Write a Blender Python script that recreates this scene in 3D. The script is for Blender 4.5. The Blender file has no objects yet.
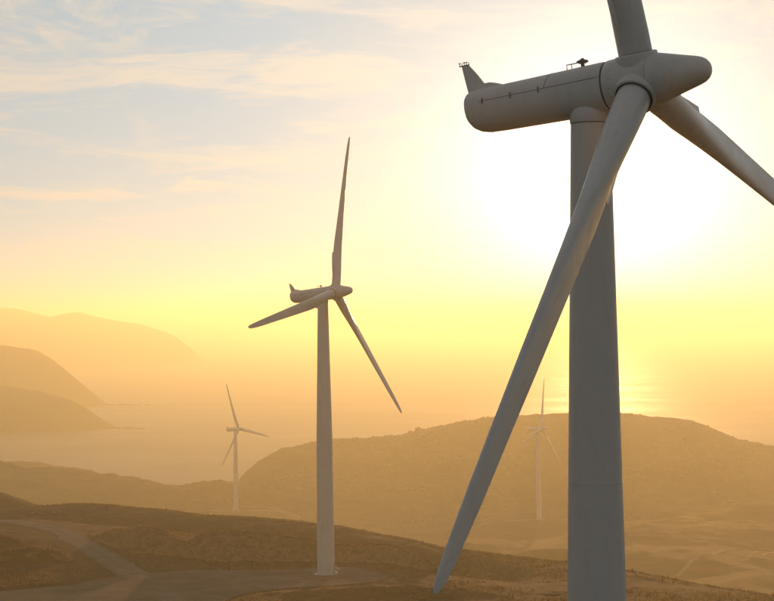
import bpy, bmesh, math, random
import numpy as np
from mathutils import Matrix, Vector

random.seed(7)
S = bpy.context.scene
COL = S.collection

# ------------------------------------------------------------------ camera
cam = bpy.data.cameras.new('camera')
cam.sensor_width = 36.0
cam.lens = 83.72
cam.clip_start = 1.0
cam.clip_end = 200000.0
camo = bpy.data.objects.new('camera', cam)
COL.objects.link(camo)
PITCH, ROLL = 0.012, -0.012
fw = Vector((0, math.cos(PITCH), math.sin(PITCH)))
up = Vector((0, -math.sin(PITCH), math.cos(PITCH)))
rt = Vector((1, 0, 0))
r2 = rt * math.cos(ROLL) + up * math.sin(ROLL)
u2 = -rt * math.sin(ROLL) + up * math.cos(ROLL)
camo.matrix_world = Matrix(((r2.x, u2.x, -fw.x, 0), (r2.y, u2.y, -fw.y, 0),
                            (r2.z, u2.z, -fw.z, 200.0), (0, 0, 0, 1)))
S.camera = camo

# ------------------------------------------------------------------ sky and sun
SUN_EL = math.radians(3.95)
SUN_AZ = math.radians(6.8)            # from +Y towards +X
SUN_DIR = Vector((math.sin(SUN_AZ) * math.cos(SUN_EL), math.cos(SUN_AZ) * math.cos(SUN_EL), math.sin(SUN_EL)))
SKY_STRENGTH = 0.05
SUN_STRENGTH = 3.3
S.view_settings.view_transform = 'Standard'
S.view_settings.look = 'None'
S.view_settings.gamma = 1.0
S.view_settings.exposure = 0.0
S.view_settings.use_curve_mapping = False
S.cycles.volume_bounces = 3
S.cycles.max_bounces = 8
S.cycles.use_denoising = True

W = bpy.data.worlds.new('World')
S.world = W
W.use_nodes = True
wt = W.node_tree
wt.nodes.clear()


class NG:
    """small helper for node trees"""
    def __init__(self, tree):
        self.t = tree

    def n(self, kind, **kw):
        nd = self.t.nodes.new(kind)
        for k, v in kw.items():
            setattr(nd, k, v)
        return nd

    def lk(self, a, b):
        self.t.links.new(a, b)

    def put(self, sock, v):
        if hasattr(v, 'node'):
            self.lk(v, sock)
        else:
            sock.default_value = v

    def m(self, op, a, b=None, c=None, clamp=False):
        nd = self.n('ShaderNodeMath', operation=op)
        nd.use_clamp = clamp
        self.put(nd.inputs[0], a)
        if b is not None:
            self.put(nd.inputs[1], b)
        if c is not None:
            self.put(nd.inputs[2], c)
        return nd.outputs[0]

    def vm(self, op, a, b=None):
        nd = self.n('ShaderNodeVectorMath', operation=op)
        self.put(nd.inputs[0], a)
        if b is not None:
            self.put(nd.inputs[1], b)
        return nd

    def mix(self, f, a, b, blend='MIX'):
        nd = self.n('ShaderNodeMix', data_type='RGBA', blend_type=blend)
        self.put(nd.inputs[0], f)
        self.put(nd.inputs[6], a)
        self.put(nd.inputs[7], b)
        return nd.outputs[2]

    def noise(self, vec, scale, detail=5.0, rough=0.55, dist=0.0):
        nd = self.n('ShaderNodeTexNoise')
        if vec is not None:
            self.put(nd.inputs['Vector'], vec)
        nd.inputs['Scale'].default_value = scale
        nd.inputs['Detail'].default_value = detail
        nd.inputs['Roughness'].default_value = rough
        nd.inputs['Distortion'].default_value = dist
        return nd.outputs['Fac']

    def ramp(self, fac, lo, hi, a=0.0, b=1.0, smooth=True):
        nd = self.n('ShaderNodeMapRange')
        nd.interpolation_type = 'SMOOTHSTEP' if smooth else 'LINEAR'
        self.put(nd.inputs[0], fac)
        nd.inputs[1].default_value = lo
        nd.inputs[2].default_value = hi
        nd.inputs[3].default_value = a
        nd.inputs[4].default_value = b
        return nd.outputs[0]


g = NG(wt)
sky = g.n('ShaderNodeTexSky', sky_type='NISHITA')
sky.sun_disc = False
sky.sun_elevation = SUN_EL
sky.sun_rotation = SUN_AZ
sky.altitude = 200.0
sky.air_density = 0.6
sky.dust_density = 0.0
sky.ozone_density = 1.5
tc = g.n('ShaderNodeTexCoord')
dirv = g.vm('NORMALIZE', tc.outputs['Generated']).outputs['Vector']
sep = g.n('ShaderNodeSeparateXYZ')
g.lk(dirv, sep.inputs[0])
zc = g.m('MAXIMUM', sep.outputs['Z'], 0.0)
den = g.m('ADD', zc, 0.10)
px = g.m('DIVIDE', sep.outputs['X'], den)
py = g.m('DIVIDE', sep.outputs['Y'], den)
comb = g.n('ShaderNodeCombineXYZ')
g.lk(px, comb.inputs[0]); g.lk(py, comb.inputs[1])
plane = comb.outputs[0]
# angle to the sun -> light scattered forward by thin high cloud
cosd = g.m('MAXIMUM', g.vm('DOT_PRODUCT', dirv, tuple(SUN_DIR)).outputs['Value'], 0.0)
c4 = g.m('POWER', cosd, 4.0)
glow = g.m('ADD', g.m('MULTIPLY', g.m('POWER', cosd, 420.0), 1.2), g.m('MULTIPLY', g.m('POWER', cosd, 70.0), 0.20))
lobe = g.m('ADD', g.m('ADD', glow, g.m('MULTIPLY', c4, 0.60)), 0.21)        # thick cloud
blue = g.m('ADD', g.m('ADD', glow, g.m('MULTIPLY', c4, 0.33)), 0.15)        # clear air and thin veil
# broken cirrus: warped noise over the sky directions, stretched along a slightly tilted horizon
map1 = g.n('ShaderNodeMapping')
g.lk(dirv, map1.inputs['Vector'])
map1.inputs['Rotation'].default_value = (0, math.radians(9), 0)
map1.inputs['Scale'].default_value = (6.0, 6.0, 38.0)
w1 = g.n('ShaderNodeTexNoise'); g.lk(map1.outputs[0], w1.inputs['Vector'])
w1.inputs['Scale'].default_value = 1.0; w1.inputs['Detail'].default_value = 4
warp = g.vm('ADD', map1.outputs[0], g.vm('MULTIPLY', w1.outputs['Color'], (1.6, 1.6, 1.3)).outputs['Vector']).outputs['Vector']
streak = g.noise(warp, 1.25, 9.0, 0.60, 0.35)
broad = g.noise(dirv, 8.0, 4.0, 0.5, 0.4)
puff = g.noise(g.vm('MULTIPLY', dirv, (20.0, 20.0, 30.0)).outputs['Vector'], 1.0, 8.0, 0.62, 0.5)
cl = g.m('MULTIPLY', g.ramp(streak, 0.45, 0.65), g.ramp(broad, 0.32, 0.56, 0.55, 1.0))
cl = g.m('MAXIMUM', cl, g.m('MULTIPLY', g.ramp(puff, 0.46, 0.66), g.ramp(broad, 0.45, 0.62, 0.0, 0.9)))
veil = g.m('ADD', 0.32, g.m('MULTIPLY', cl, 0.60), clamp=True)
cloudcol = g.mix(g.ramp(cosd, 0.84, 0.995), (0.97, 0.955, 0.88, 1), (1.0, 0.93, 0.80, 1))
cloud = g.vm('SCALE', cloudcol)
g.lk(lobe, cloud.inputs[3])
skyv = g.vm('SCALE', sky.outputs[0])
skyv.inputs[3].default_value = SKY_STRENGTH
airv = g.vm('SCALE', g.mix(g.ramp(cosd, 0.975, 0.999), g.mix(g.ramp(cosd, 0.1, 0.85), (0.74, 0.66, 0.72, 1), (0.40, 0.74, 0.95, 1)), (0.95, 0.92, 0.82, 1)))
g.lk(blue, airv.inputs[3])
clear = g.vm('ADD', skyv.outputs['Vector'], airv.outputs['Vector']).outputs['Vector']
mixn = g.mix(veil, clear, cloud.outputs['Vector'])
bg = g.n('ShaderNodeBackground')
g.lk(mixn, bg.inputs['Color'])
bg.inputs['Strength'].default_value = 1.0
wo = g.n('ShaderNodeOutputWorld')
g.lk(bg.outputs[0], wo.inputs['Surface'])

sl = bpy.data.lights.new('sun', 'SUN')
sl.energy = SUN_STRENGTH
sl.angle = math.radians(0.6)
sl.color = (1.0, 0.505, 0.205)
slo = bpy.data.objects.new('sun', sl)
COL.objects.link(slo)
slo.location = (60, 400, 500)
slo.rotation_euler = (-SUN_DIR).to_track_quat('-Z', 'Y').to_euler()

HAZE_DENSITY = 2.0e-4
HAZE_G = 0.60
HAZE_COLOR = (1.0, 0.98, 0.64, 1)

# ------------------------------------------------------------------ helpers
def tag(o, label=None, cat=None, group=None, kind=None):
    if label: o['label'] = label
    if cat: o['category'] = cat
    if group: o['group'] = group
    if kind: o['kind'] = kind
    return o


def mesh_obj(name, verts, faces, mat, parent=None, smooth=True):
    me = bpy.data.meshes.new(name)
    me.from_pydata([tuple(v) for v in verts], [], faces)
    me.materials.append(mat)
    if smooth:
        me.polygons.foreach_set('use_smooth', [True] * len(me.polygons))
    o = bpy.data.objects.new(name, me)
    COL.objects.link(o)
    if parent: o.parent = parent
    return o


def bm_obj(name, bm, mat, parent=None, smooth=True, angle=35):
    bmesh.ops.recalc_face_normals(bm, faces=bm.faces)
    me = bpy.data.meshes.new(name)
    bm.to_mesh(me); bm.free()
    me.materials.append(mat)
    if smooth:
        me.polygons.foreach_set('use_smooth', [True] * len(me.polygons))
        me.set_sharp_from_angle(angle=math.radians(angle))
    o = bpy.data.objects.new(name, me)
    COL.objects.link(o)
    if parent: o.parent = parent
    return o


def np_obj(name, V, Fq, mat, parent=None, smooth=True):
    """V (n,3) float, Fq (m,k) int faces all of one size"""
    me = bpy.data.meshes.new(name)
    m, k = Fq.shape
    me.vertices.add(len(V)); me.vertices.foreach_set('co', V.astype(np.float32).ravel())
    me.loops.add(m * k); me.loops.foreach_set('vertex_index', Fq.astype(np.int32).ravel())
    me.polygons.add(m)
    me.polygons.foreach_set('loop_start', (np.arange(m) * k).astype(np.int32))
    me.polygons.foreach_set('use_smooth', np.full(m, smooth))
    me.update(calc_edges=True)
    me.materials.append(mat)
    o = bpy.data.objects.new(name, me)
    COL.objects.link(o)
    if parent: o.parent = parent
    return o


def new_mat(name):
    m = bpy.data.materials.new(name)
    m.use_nodes = True
    t = m.node_tree
    b = t.nodes['Principled BSDF']
    return m, NG(t), b


# ------------------------------------------------------------------ materials
def paint(name, base, rough=0.36, grime=0.35):
    m, n, b = new_mat(name)
    tcx = n.n('ShaderNodeTexCoord')
    mp = n.n('ShaderNodeMapping'); n.lk(tcx.outputs['Object'], mp.inputs['Vector'])
    mp.inputs['Scale'].default_value = (1.0, 1.0, 0.16)
    streaks = n.noise(mp.outputs[0], 1.6, 6, 0.6, 0.3)
    blot = n.noise(tcx.outputs['Object'], 0.45, 5, 0.6)
    fac = n.m('MULTIPLY', n.m('MULTIPLY', n.ramp(streaks, 0.42, 0.75), n.ramp(blot, 0.3, 0.7)), grime)
    fine = n.noise(tcx.outputs['Object'], 9.0, 4, 0.6)
    dirty = tuple(c * k for c, k in zip(base, (0.66, 0.60, 0.50))) + (1,)
    c = n.mix(fac, base + (1,), dirty)
    c = n.mix(n.ramp(fine, 0.35, 0.7, 0.0, 0.10), c, dirty)
    n.lk(c, b.inputs['Base Color'])
    n.lk(n.ramp(blot, 0.3, 0.7, rough - 0.05, rough + 0.10), b.inputs['Roughness'])
    return m


M_WHITE = paint('turbine_paint', (0.80, 0.775, 0.73), 0.38)
M_BLADE = paint('blade_gelcoat', (0.80, 0.78, 0.745), 0.30, 0.6)
M_SEAM = paint('seam_sealant', (0.13, 0.12, 0.11), 0.7)
M_METAL = paint('galvanised_metal', (0.22, 0.22, 0.22), 0.45)
M_CONC = paint('concrete', (0.46, 0.43, 0.39), 0.85)


def land_mat(name, dry, green, bare, scale=1.0, bump=1.0, cut=None):
    m, n, b = new_mat(name)
    tcx = n.n('ShaderNodeTexCoord')
    P = tcx.outputs['Object']
    big = n.noise(P, 0.012 * scale, 6, 0.6, 0.4)
    mid = n.noise(P, 0.09 * scale, 6, 0.65)
    fine = n.noise(P, 0.9 * scale, 5, 0.7)
    c = n.mix(n.ramp(big, 0.38, 0.64), dry + (1,), green + (1,))
    c = n.mix(n.m('MULTIPLY', n.ramp(mid, 0.52, 0.72), 0.75), c, bare + (1,))
    c = n.mix(n.ramp(fine, 0.35, 0.68, 0.0, 0.45), c, tuple(x * 0.5 for x in green) + (1,))
    if cut:
        at = n.n('ShaderNodeAttribute', attribute_name='cut')
        edge = n.ramp(n.m('ADD', at.outputs['Fac'], n.m('MULTIPLY', n.m('SUBTRACT', n.noise(P, 0.35, 5, 0.7), 0.5), 1.3)), 0.30, 0.75)
        cc = n.mix(n.ramp(n.noise(P, 0.55, 5, 0.7), 0.38, 0.66), cut + (1,), tuple(x * 0.55 for x in cut) + (1,))
        c = n.mix(edge, c, cc)
    n.lk(c, b.inputs['Base Color'])
    b.inputs['Roughness'].default_value = 0.95
    b.inputs['Specular IOR Level'].default_value = 0.15
    bp = n.n('ShaderNodeBump')
    bp.inputs['Strength'].default_value = 0.7
    bp.inputs['Distance'].default_value = 0.5 * bump
    n.lk(n.m('ADD', fine, n.m('MULTIPLY', mid, 2.0)), bp.inputs['Height'])
    n.lk(bp.outputs[0], b.inputs['Normal'])
    return m


M_LAND = land_mat('dry_hill_grass', (0.098, 0.052, 0.013), (0.036, 0.021, 0.006), (0.130, 0.072, 0.022), cut=(0.26, 0.165, 0.07))
M_HEAD = land_mat('headland_scrub', (0.10, 0.065, 0.025), (0.055, 0.042, 0.016), (0.13, 0.085, 0.04), 0.25, 4.0)


def gravel_mat(name, base):
    m, n, b = new_mat(name)
    tcx = n.n('ShaderNodeTexCoord')
    P = tcx.outputs['Object']
    a1 = n.noise(P, 0.12, 6, 0.65, 0.5)
    a2 = n.noise(P, 2.2, 5, 0.7)
    c = n.mix(n.ramp(a1, 0.35, 0.68), tuple(x * 0.72 for x in base) + (1,), tuple(x * 1.2 for x in base) + (1,))
    c = n.mix(n.ramp(a2, 0.4, 0.7, 0, 0.4), c, tuple(x * 0.55 for x in base) + (1,))
    wn = n.n('ShaderNodeAttribute', attribute_name='worn')
    a3 = n.noise(P, 0.5, 4, 0.6)
    c = n.mix(n.m('MULTIPLY', n.m('MULTIPLY', wn.outputs['Fac'], n.ramp(a3, 0.3, 0.65)), 0.7), c, tuple(min(1, x * 1.7) for x in base) + (1,))
    a4 = n.noise(P, 0.05, 5, 0.7, 1.2)
    c = n.mix(n.ramp(a4, 0.52, 0.66, 0.0, 0.5), c, (base[0] * 1.5, base[1] * 1.35, base[2] * 1.1, 1))
    n.lk(c, b.inputs['Base Color'])
    b.inputs['Roughness'].default_value = 0.95
    b.inputs['Specular IOR Level'].default_value = 0.05
    bp = n.n('ShaderNodeBump'); bp.inputs['Strength'].default_value = 0.6; bp.inputs['Distance'].default_value = 0.12
    n.lk(a2, bp.inputs['Height']); n.lk(bp.outputs[0], b.inputs['Normal'])
    return m


M_GRAVEL = gravel_mat('crushed_greywacke', (0.118, 0.106, 0.097))
M_TRACK = gravel_mat('pale_clay_track', (0.21, 0.155, 0.09))
M_ROCK = gravel_mat('pale_rock', (0.34, 0.31, 0.27))
M_REEF = gravel_mat('wet_dark_rock', (0.09, 0.08, 0.07))

m, n, b = new_mat('tussock_blades')
oi = n.n('ShaderNodeTexCoord')
tn = n.noise(oi.outputs['Object'], 0.25, 4, 0.6)
tcol = n.mix(n.ramp(tn, 0.35, 0.65), (0.14, 0.078, 0.024, 1), (0.07, 0.045, 0.014, 1))
n.lk(tcol, b.inputs['Base Color'])
b.inputs['Roughness'].default_value = 0.8
b.inputs['Specular IOR Level'].default_value = 0.2
trl = n.n('ShaderNodeBsdfTranslucent'); trl.inputs['Color'].default_value = (0.30, 0.19, 0.07, 1)
mxs = n.n('ShaderNodeMixShader'); mxs.inputs[0].default_value = 0.5
n.lk(b.outputs[0], mxs.inputs[1]); n.lk(trl.outputs[0], mxs.inputs[2])
n.lk(mxs.outputs[0], m.node_tree.nodes['Material Output'].inputs['Surface'])
M_TUSS = m
m, n, b = new_mat('scrub_leaves')
oi = n.n('ShaderNodeTexCoord')
tn = n.noise(oi.outputs['Object'], 0.12, 4, 0.6)
n.lk(n.mix(n.ramp(tn, 0.35, 0.65), (0.075, 0.068, 0.03, 1), (0.045, 0.05, 0.022, 1)), b.inputs['Base Color'])
b.inputs['Roughness'].default_value = 0.85
M_SCRUB = m

m, n, b = new_mat('sea_water')
tcx = n.n('ShaderNodeTexCoord')
mp = n.n('ShaderNodeMapping'); n.lk(tcx.outputs['Object'], mp.inputs['Vector'])
mp.inputs['Rotation'].default_value = (0, 0, 0.5)
mp.inputs['Scale'].default_value = (1.0, 1.7, 1)
s1 = n.noise(mp.outputs[0], 0.08, 6, 0.68, 0.4)
s2 = n.noise(mp.outputs[0], 0.0022, 4, 0.6, 0.8)
b.inputs['Base Color'].default_value = (0.018, 0.035, 0.045, 1)
n.lk(n.ramp(s2, 0.35, 0.65, 0.45, 0.535), b.inputs['Roughness'])
b.inputs['IOR'].default_value = 1.33
bp = n.n('ShaderNodeBump'); bp.inputs['Strength'].default_value = 0.55; bp.inputs['Distance'].default_value = 3.5
n.lk(s1, bp.inputs['Height']); n.lk(bp.outputs[0], b.inputs['Normal'])
M_SEA = m

m, n, b = new_mat('surf_foam')
b.inputs['Base Color'].default_value = (0.75, 0.75, 0.73, 1)
b.inputs['Roughness'].default_value = 0.7
M_FOAM = m

# ------------------------------------------------------------------ noise for terrain
_rng = np.random.RandomState(11)
_PERM = _rng.rand(256, 256)


def vnoise(x, y):
    xi = np.floor(x).astype(int); yi = np.floor(y).astype(int)
    fx = x - xi; fy = y - yi
    fx = fx * fx * fx * (fx * (fx * 6 - 15) + 10); fy = fy * fy * fy * (fy * (fy * 6 - 15) + 10)
    a = _PERM[xi & 255, yi & 255]; bb = _PERM[(xi + 1) & 255, yi & 255]
    c = _PERM[xi & 255, (yi + 1) & 255]; d = _PERM[(xi + 1) & 255, (yi + 1) & 255]
    return (a + (bb - a) * fx) * (1 - fy) + (c + (d - c) * fx) * fy - 0.5


def fbm(x, y, wl, oct=5, gain=0.5, ox=0.0):
    v = 0; a = 1.0; f = 1.0 / wl
    for k in range(oct):
        ca, sa = math.cos(0.6 * k + 0.3), math.sin(0.6 * k + 0.3)
        v = v + a * vnoise((x * ca - y * sa) * f + 17.3 * k + ox, (x * sa + y * ca) * f + 9.1 * k + ox * 0.7)
        a *= gain; f *= 2.03
    return v * 2


def sstep(t, a, b):
    u = np.clip((t - a) / (b - a), 0, 1)
    return u * u * (3 - 2 * u)


def smax(a, b, k):
    h = np.clip(0.5 + 0.5 * (a - b) / k, 0, 1)
    return b + (a - b) * h + k * h * (1 - h)


def smin(a, b, k):
    return -smax(-a, -b, k)


def crest(x, tab):
    t = np.array(tab)
    # smooth interpolation of crest distance and height along x
    xs = t[:, 0]
    k = np.linspace(xs[0], xs[-1], 400)
    y = np.interp(k, xs, t[:, 1]); z = np.interp(k, xs, t[:, 2])
    return np.interp(x, k, y), np.interp(x, k, z)


def ridge(x, y, tab, sf, sb, w):
    """height of a ridge whose crest follows tab; sf/sb slopes in front of and behind the crest"""
    yc, zcst = crest(x, tab)
    t = y - yc
    d = np.sqrt(t * t + w * w) - w
    return zcst - d * np.where(t < 0, sf, sb)


RIM = [(-260, 630, 136), (-191.6, 640, 134.9), (-140.5, 650, 133.6), (-128, 660, 134.2), (-116, 665, 134.6), (-102.3, 660, 134.6),
       (-85.7, 645, 134.1), (-65.7, 625, 133.9), (-46.9, 605, 134.8), (-29.3, 590, 135.6), (-16, 580, 135.2), (3.2, 560, 133.8),
       (14.8, 535, 133.1), (31.2, 512, 133.8), (49, 497, 133.3), (63, 482, 133), (69.5, 465, 133.4), (77.2, 450, 133.5),
       (84.5, 436, 134), (90.4, 425, 134.1), (116.5, 390, 133.1), (200, 330, 131), (300, 300, 130)]
BANK = [(-92, 530, 138), (-87.9, 520, 140.2), (-78.4, 505, 143.0), (-68.6, 495, 144.3), (-60.8, 488, 144.2), (-57.5, 484, 142.5), (-54.8, 482, 141.8), (-52.2, 481, 142.6), (-49.0, 480, 144.2),
        (-42.3, 477, 145), (-31.6, 475, 144.8), (-23.6, 473, 143.6), (-15.7, 472, 142.1), (-7.8, 472, 141.7), (0, 470, 141.9),
        (7.6, 458, 141.0), (14.6, 446, 138.5), (22, 436, 134)]
MOUND_A = [(-190, 474, 141.0), (-150, 470, 142.4), (-120, 468, 142.3), (-101, 469, 142.2), (-92, 470, 142.2), (-86, 470, 141.6), (-81, 468, 138.5), (-76, 466, 130), (-55, 466, -50)]
MOUND_B = [(-200, 520, 144.5), (-150, 517, 144.3), (-125, 510, 143.4), (-110, 501, 142.4), (-101, 492, 141.4), (-95, 484, 139.5), (-88, 476, 132), (-65, 470, -50)]
HILLA = [(-330, 720, 150), (-203.4, 720, 143.3), (-179.5, 720, 139.1), (-155.5, 720, 133.6), (-146.5, 715, 131.2), (-135, 700, 129.4), (-110, 690, 112), (-60, 685, 60), (0, 680, -50)]
RB = [(-1100, 1800, 82), (-588.3, 1800, 77.3), (-468.4, 1800, 75.8), (-388.5, 1800, 66.9), (-363.6, 1800, 59.6), (-340.5, 1810, 58.5),
      (-310.4, 1810, 54.2), (-280.3, 1810, 49.8), (-238.9, 1800, 46.1), (-209, 1800, 39.8), (-182.9, 1790, 45.3), (-168, 1790, 46.2),
      (-147.4, 1780, 41.8), (-121.4, 1760, 37.5), (-95.9, 1740, 32.3), (-56.7, 1720, 31.9), (-18.3, 1700, 29.6), (28.4, 1680, 24.5), (80, 1650, 10), (140, 1640, -50)]
RB2 = [(-1100, 2120, 60), (-598.7, 2120, 54.3), (-457.6, 2120, 39.7), (-439.9, 2120, 41.8), (-416.4, 2120, 41.6), (-387.1, 2120, 35.3),
       (-351.8, 2120, 30.2), (-328.4, 2120, 18.2), (-300, 2120, -10), (-260, 2120, -50)]
RC = [(-230, 1990, -20), (-171.1, 2000, 20), (-162.1, 2000, 32.2), (-143.8, 2010, 47.9), (-121.9, 2020, 60.3), (-88.7, 2030, 64.8), (-55.1, 2040, 68.3),
      (-21.2, 2050, 69.5), (13, 2060, 69.6), (36, 2060, 76.2), (70.3, 2060, 82.6), (116.2, 2060, 88.9), (150.5, 2060, 91.9),
      (179.1, 2060, 93.9), (219.2, 2060, 93.4), (264.9, 2060, 92.9), (310.6, 2060, 88.9), (344.8, 2060, 82.8), (373.3, 2060, 72.1),
      (401.7, 2060, 60.4), (440.4, 2060, 51.9), (504.2, 2060, 32.9), (583.9, 2060, 12.5), (700, 2050, 2), (1100, 2050, -6)]

# turbines: tower axis x, y, hub-axis z, rotor phase, yaw, tower height
TURB = [(13.2, 115.4, 214.7, 0.230, 0.988, 68.1),
        (-15.6, 437.7, 207.1, -0.324, 1.068, 68.1),
        (-130.0, 1528.0, 110.7, 0.303, 0.990, 68.1),
        (117.9, 1422.0, 114.5, -0.294, 1.039, 72.0)]
PADZ = 139.0
PAD = [(-58.6, 443), (-50.8, 447.5), (-37.1, 447), (-24.7, 447), (-15, 450.4), (-7.5, 447.9), (-1.3, 438), (-1.6, 427), (-12, 419.5),
       (-23.1, 415.6), (-32.9, 407.2), (-37, 395), (-38, 375), (-110, 375), (-118, 400), (-90.5, 415.9), (-75.4, 424.6), (-67, 438)]
ROAD = [(-260, 600), (-200, 586), (-142, 569.4), (-121.1, 560), (-110.1, 551.9), (-98.5, 534.7), (-84.5, 499.6), (-71.5, 465), (-57, 424.5), (-47.2, 394.9), (-40.1, 369.2), (-20, 320), (8, 250), (8, 190), (10, 135)]


def polyline(pts, step):
    P = np.array(pts, float)
    # Catmull-Rom
    out = []
    for i in range(len(P) - 1):
        p0 = P[max(i - 1, 0)]; p1 = P[i]; p2 = P[i + 1]; p3 = P[min(i + 2, len(P) - 1)]
        nseg = max(2, int(np.linalg.norm(p2 - p1) / step))
        for k in range(nseg):
            t = k / nseg
            out.append(0.5 * ((2 * p1) + (-p0 + p2) * t + (2 * p0 - 5 * p1 + 4 * p2 - p3) * t * t + (-p0 + 3 * p1 - 3 * p2 + p3) * t ** 3))
    out.append(P[-1])
    return np.array(out)


ROADP = polyline(ROAD, 4.0)
ROADZ = np.interp(ROADP[:, 1], [130, 200, 330, 395, 430, 500, 560, 600], [146.4, 144.5, 140.2, 139.1, 139.0, 139.4, 139.6, 138.8])


def poly_dist(x, y, P):
    """distance from points to polyline and the index of the nearest vertex"""
    best = np.full(x.shape, 1e9); idx = np.zeros(x.shape, int)
    for i in range(len(P) - 1):
        a = P[i]; d = P[i + 1] - a
        t = np.clip(((x - a[0]) * d[0] + (y - a[1]) * d[1]) / (d @ d), 0, 1)
        dd = np.hypot(x - a[0] - t * d[0], y - a[1] - t * d[1])
        mk = dd < best
        best = np.where(mk, dd, best); idx = np.where(mk, i, idx)
    return best, idx


def in_poly(x, y, P):
    ins = np.zeros(x.shape, bool)
    j = len(P) - 1
    for i in range(len(P)):
        xi, yi = P[i]; xj, yj = P[j]
        c = ((yi > y) != (yj > y)) & (x < (xj - xi) * (y - yi) / (yj - yi + 1e-12) + xi)
        ins ^= c
        j = i
    return ins


PADS = polyline(PAD + [PAD[0]], 2.0)


def terrain(x, y):
    yr, zr = crest(x, RIM)
    # plateau carrying the pad, the road and the near turbine
    lvl = np.interp(y, [-400, 60, 115, 180, 260, 330, 400, 455], [150, 148, 146.8, 145, 141.5, 140.0, 139.2, 139.0])
    s = np.clip(1 - (yr - y) / 110.0, 0, 1) ** 1.2
    zf = lvl * (1 - s) + zr * s
    und = fbm(x, y, 60, 4, 0.5) * 1.2 * sstep(np.hypot(x - 13, y - 115), 15, 60)
    zf = zf + und * 0.6
    t = np.maximum(0, y - yr)
    z = zf - 0.42 * (np.sqrt(t * t + 26 * 26) - 26)
    # cut bank behind the pad, mound between road and pad, hump in front
    dip = 1 - sstep(x, 10, 50)
    z = z - 8.0 * dip * np.exp(-((y - (yr - 46)) / 24.0) ** 2)
    bank = ridge(x, y, BANK, 0.60, 0.42, 1.6) + fbm(x, y, 9, 4, 0.55) * 0.7
    bx = sstep(x, -96, -86) * (1 - sstep(x, 12, 24))
    z = np.where(bx > 0, smax(z, bank * bx + (1 - bx) * -50, 1.2), z)
    z = smax(z, ridge(x, y, MOUND_A, 0.52, 0.22, 1.4) + fbm(x, y, 8, 4, 0.55) * 0.5, 0.8)
    z = smax(z, ridge(x, y, MOUND_B, 0.20, 0.45, 2.0) + fbm(x, y, 10, 4, ox=5) * 0.4, 0.8)
    hump = 142.0 - 0.22 * (np.sqrt(((x - 2) * 0.55) ** 2 + ((y - 398) * 1.5) ** 2 + 9) - 3) + fbm(x, y, 14, 4, ox=3) * 0.8
    z = smax(z, np.where(y < 440, hump, -50), 1.0)
    z = smax(z, ridge(x, y, HILLA, 0.25, 0.3, 12.0), 3.0)
    # low valley with spurs, the ridge above the bay and the big hill above the coast
    vm_ = sstep(y, 700, 1050)
    spur = np.abs(fbm(x, y, 330, 4, 0.5, ox=2.0))
    floor = np.interp(y, [600, 1000, 1250, 1450, 1650, 1800, 2400], [66, 55, 49, 44, 26, 14, -30]) + fbm(x, y, 180, 5, 0.5) * 7 + (0.32 - spur) * 14
    rb = ridge(x, y, RB, 0.12, 0.30, 18.0) + fbm(x, y, 60, 5, 0.6) * 3.0
    rb2 = ridge(x, y, RB2, 0.2, 0.30, 20.0) + fbm(x, y, 50, 5, 0.55) * 2.0
    ycr, zcr = crest(x, RC)
    gul = np.abs(fbm(x, y, 150, 5, 0.5, ox=8.0))
    below = np.clip((ycr - y) / 160.0, 0, 1)
    rc = ridge(x, y, RC, 0.27, 0.36, 40.0) + (fbm(x, y, 34, 5, 0.5) * 1.3 + fbm(x, y, 120, 3) * 1.5) - gul * 34 * below * (1 - 0.5 * below)
    far = smax(smax(floor, rb, 6.0), rb2, 4.0)
    far = smax(far, rc, 6.0)
    for (tx, ty, hz, ph, yw, th) in TURB[2:]:
        d = np.hypot((x - tx), (y - ty) * 0.8)
        k = 1 - sstep(d, 24, 90)
        far = far * (1 - k) + (hz - th - 0.15) * k
    far = np.where(y > 700, far, np.minimum(far, z - 2 + 0 * y))
    z = smax(z, far, 5.0)
    # coast: let the land dip below the sea past the coastline
    coast = np.interp(x, [-1200, -430, -330, -250, -150, 0, 300, 480, 700, 1200], [2330, 2290, 2240, 2080, 2170, 2330, 2380, 2330, 2250, 2230])
    cm = sstep(y, coast - 90, coast + 20)
    z = z * (1 - cm) - 6 * cm
    # fine ground relief
    z = z + fbm(x, y, 3.2, 3, 0.55) * 0.16 * (1 - sstep(y, 700, 900)) + fbm(x, y, 14, 4, 0.6) * 0.7 * sstep(y, 800, 1200) * (1 - cm)
    # graded surfaces: pad, road, turbine base
    near = (y < 640) & (y > 60)
    xs, ys = x[near], y[near]
    zz = z[near]
    dr, ir = poly_dist(xs, ys, ROADP)
    kr = 1 - sstep(dr, 4.2, 9.0)
    zz = zz * (1 - kr) + (ROADZ[ir] - 0.10) * kr
    dp, _ = poly_dist(xs, ys, PADS)
    ins = in_poly(xs, ys, PADS)
    dp = np.where(ins, 0, dp)
    kp = 1 - sstep(dp, 0.8, 5.0)
    zz = zz * (1 - kp) + (PADZ - 0.10) * kp
    z[near] = zz
    return z


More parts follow.
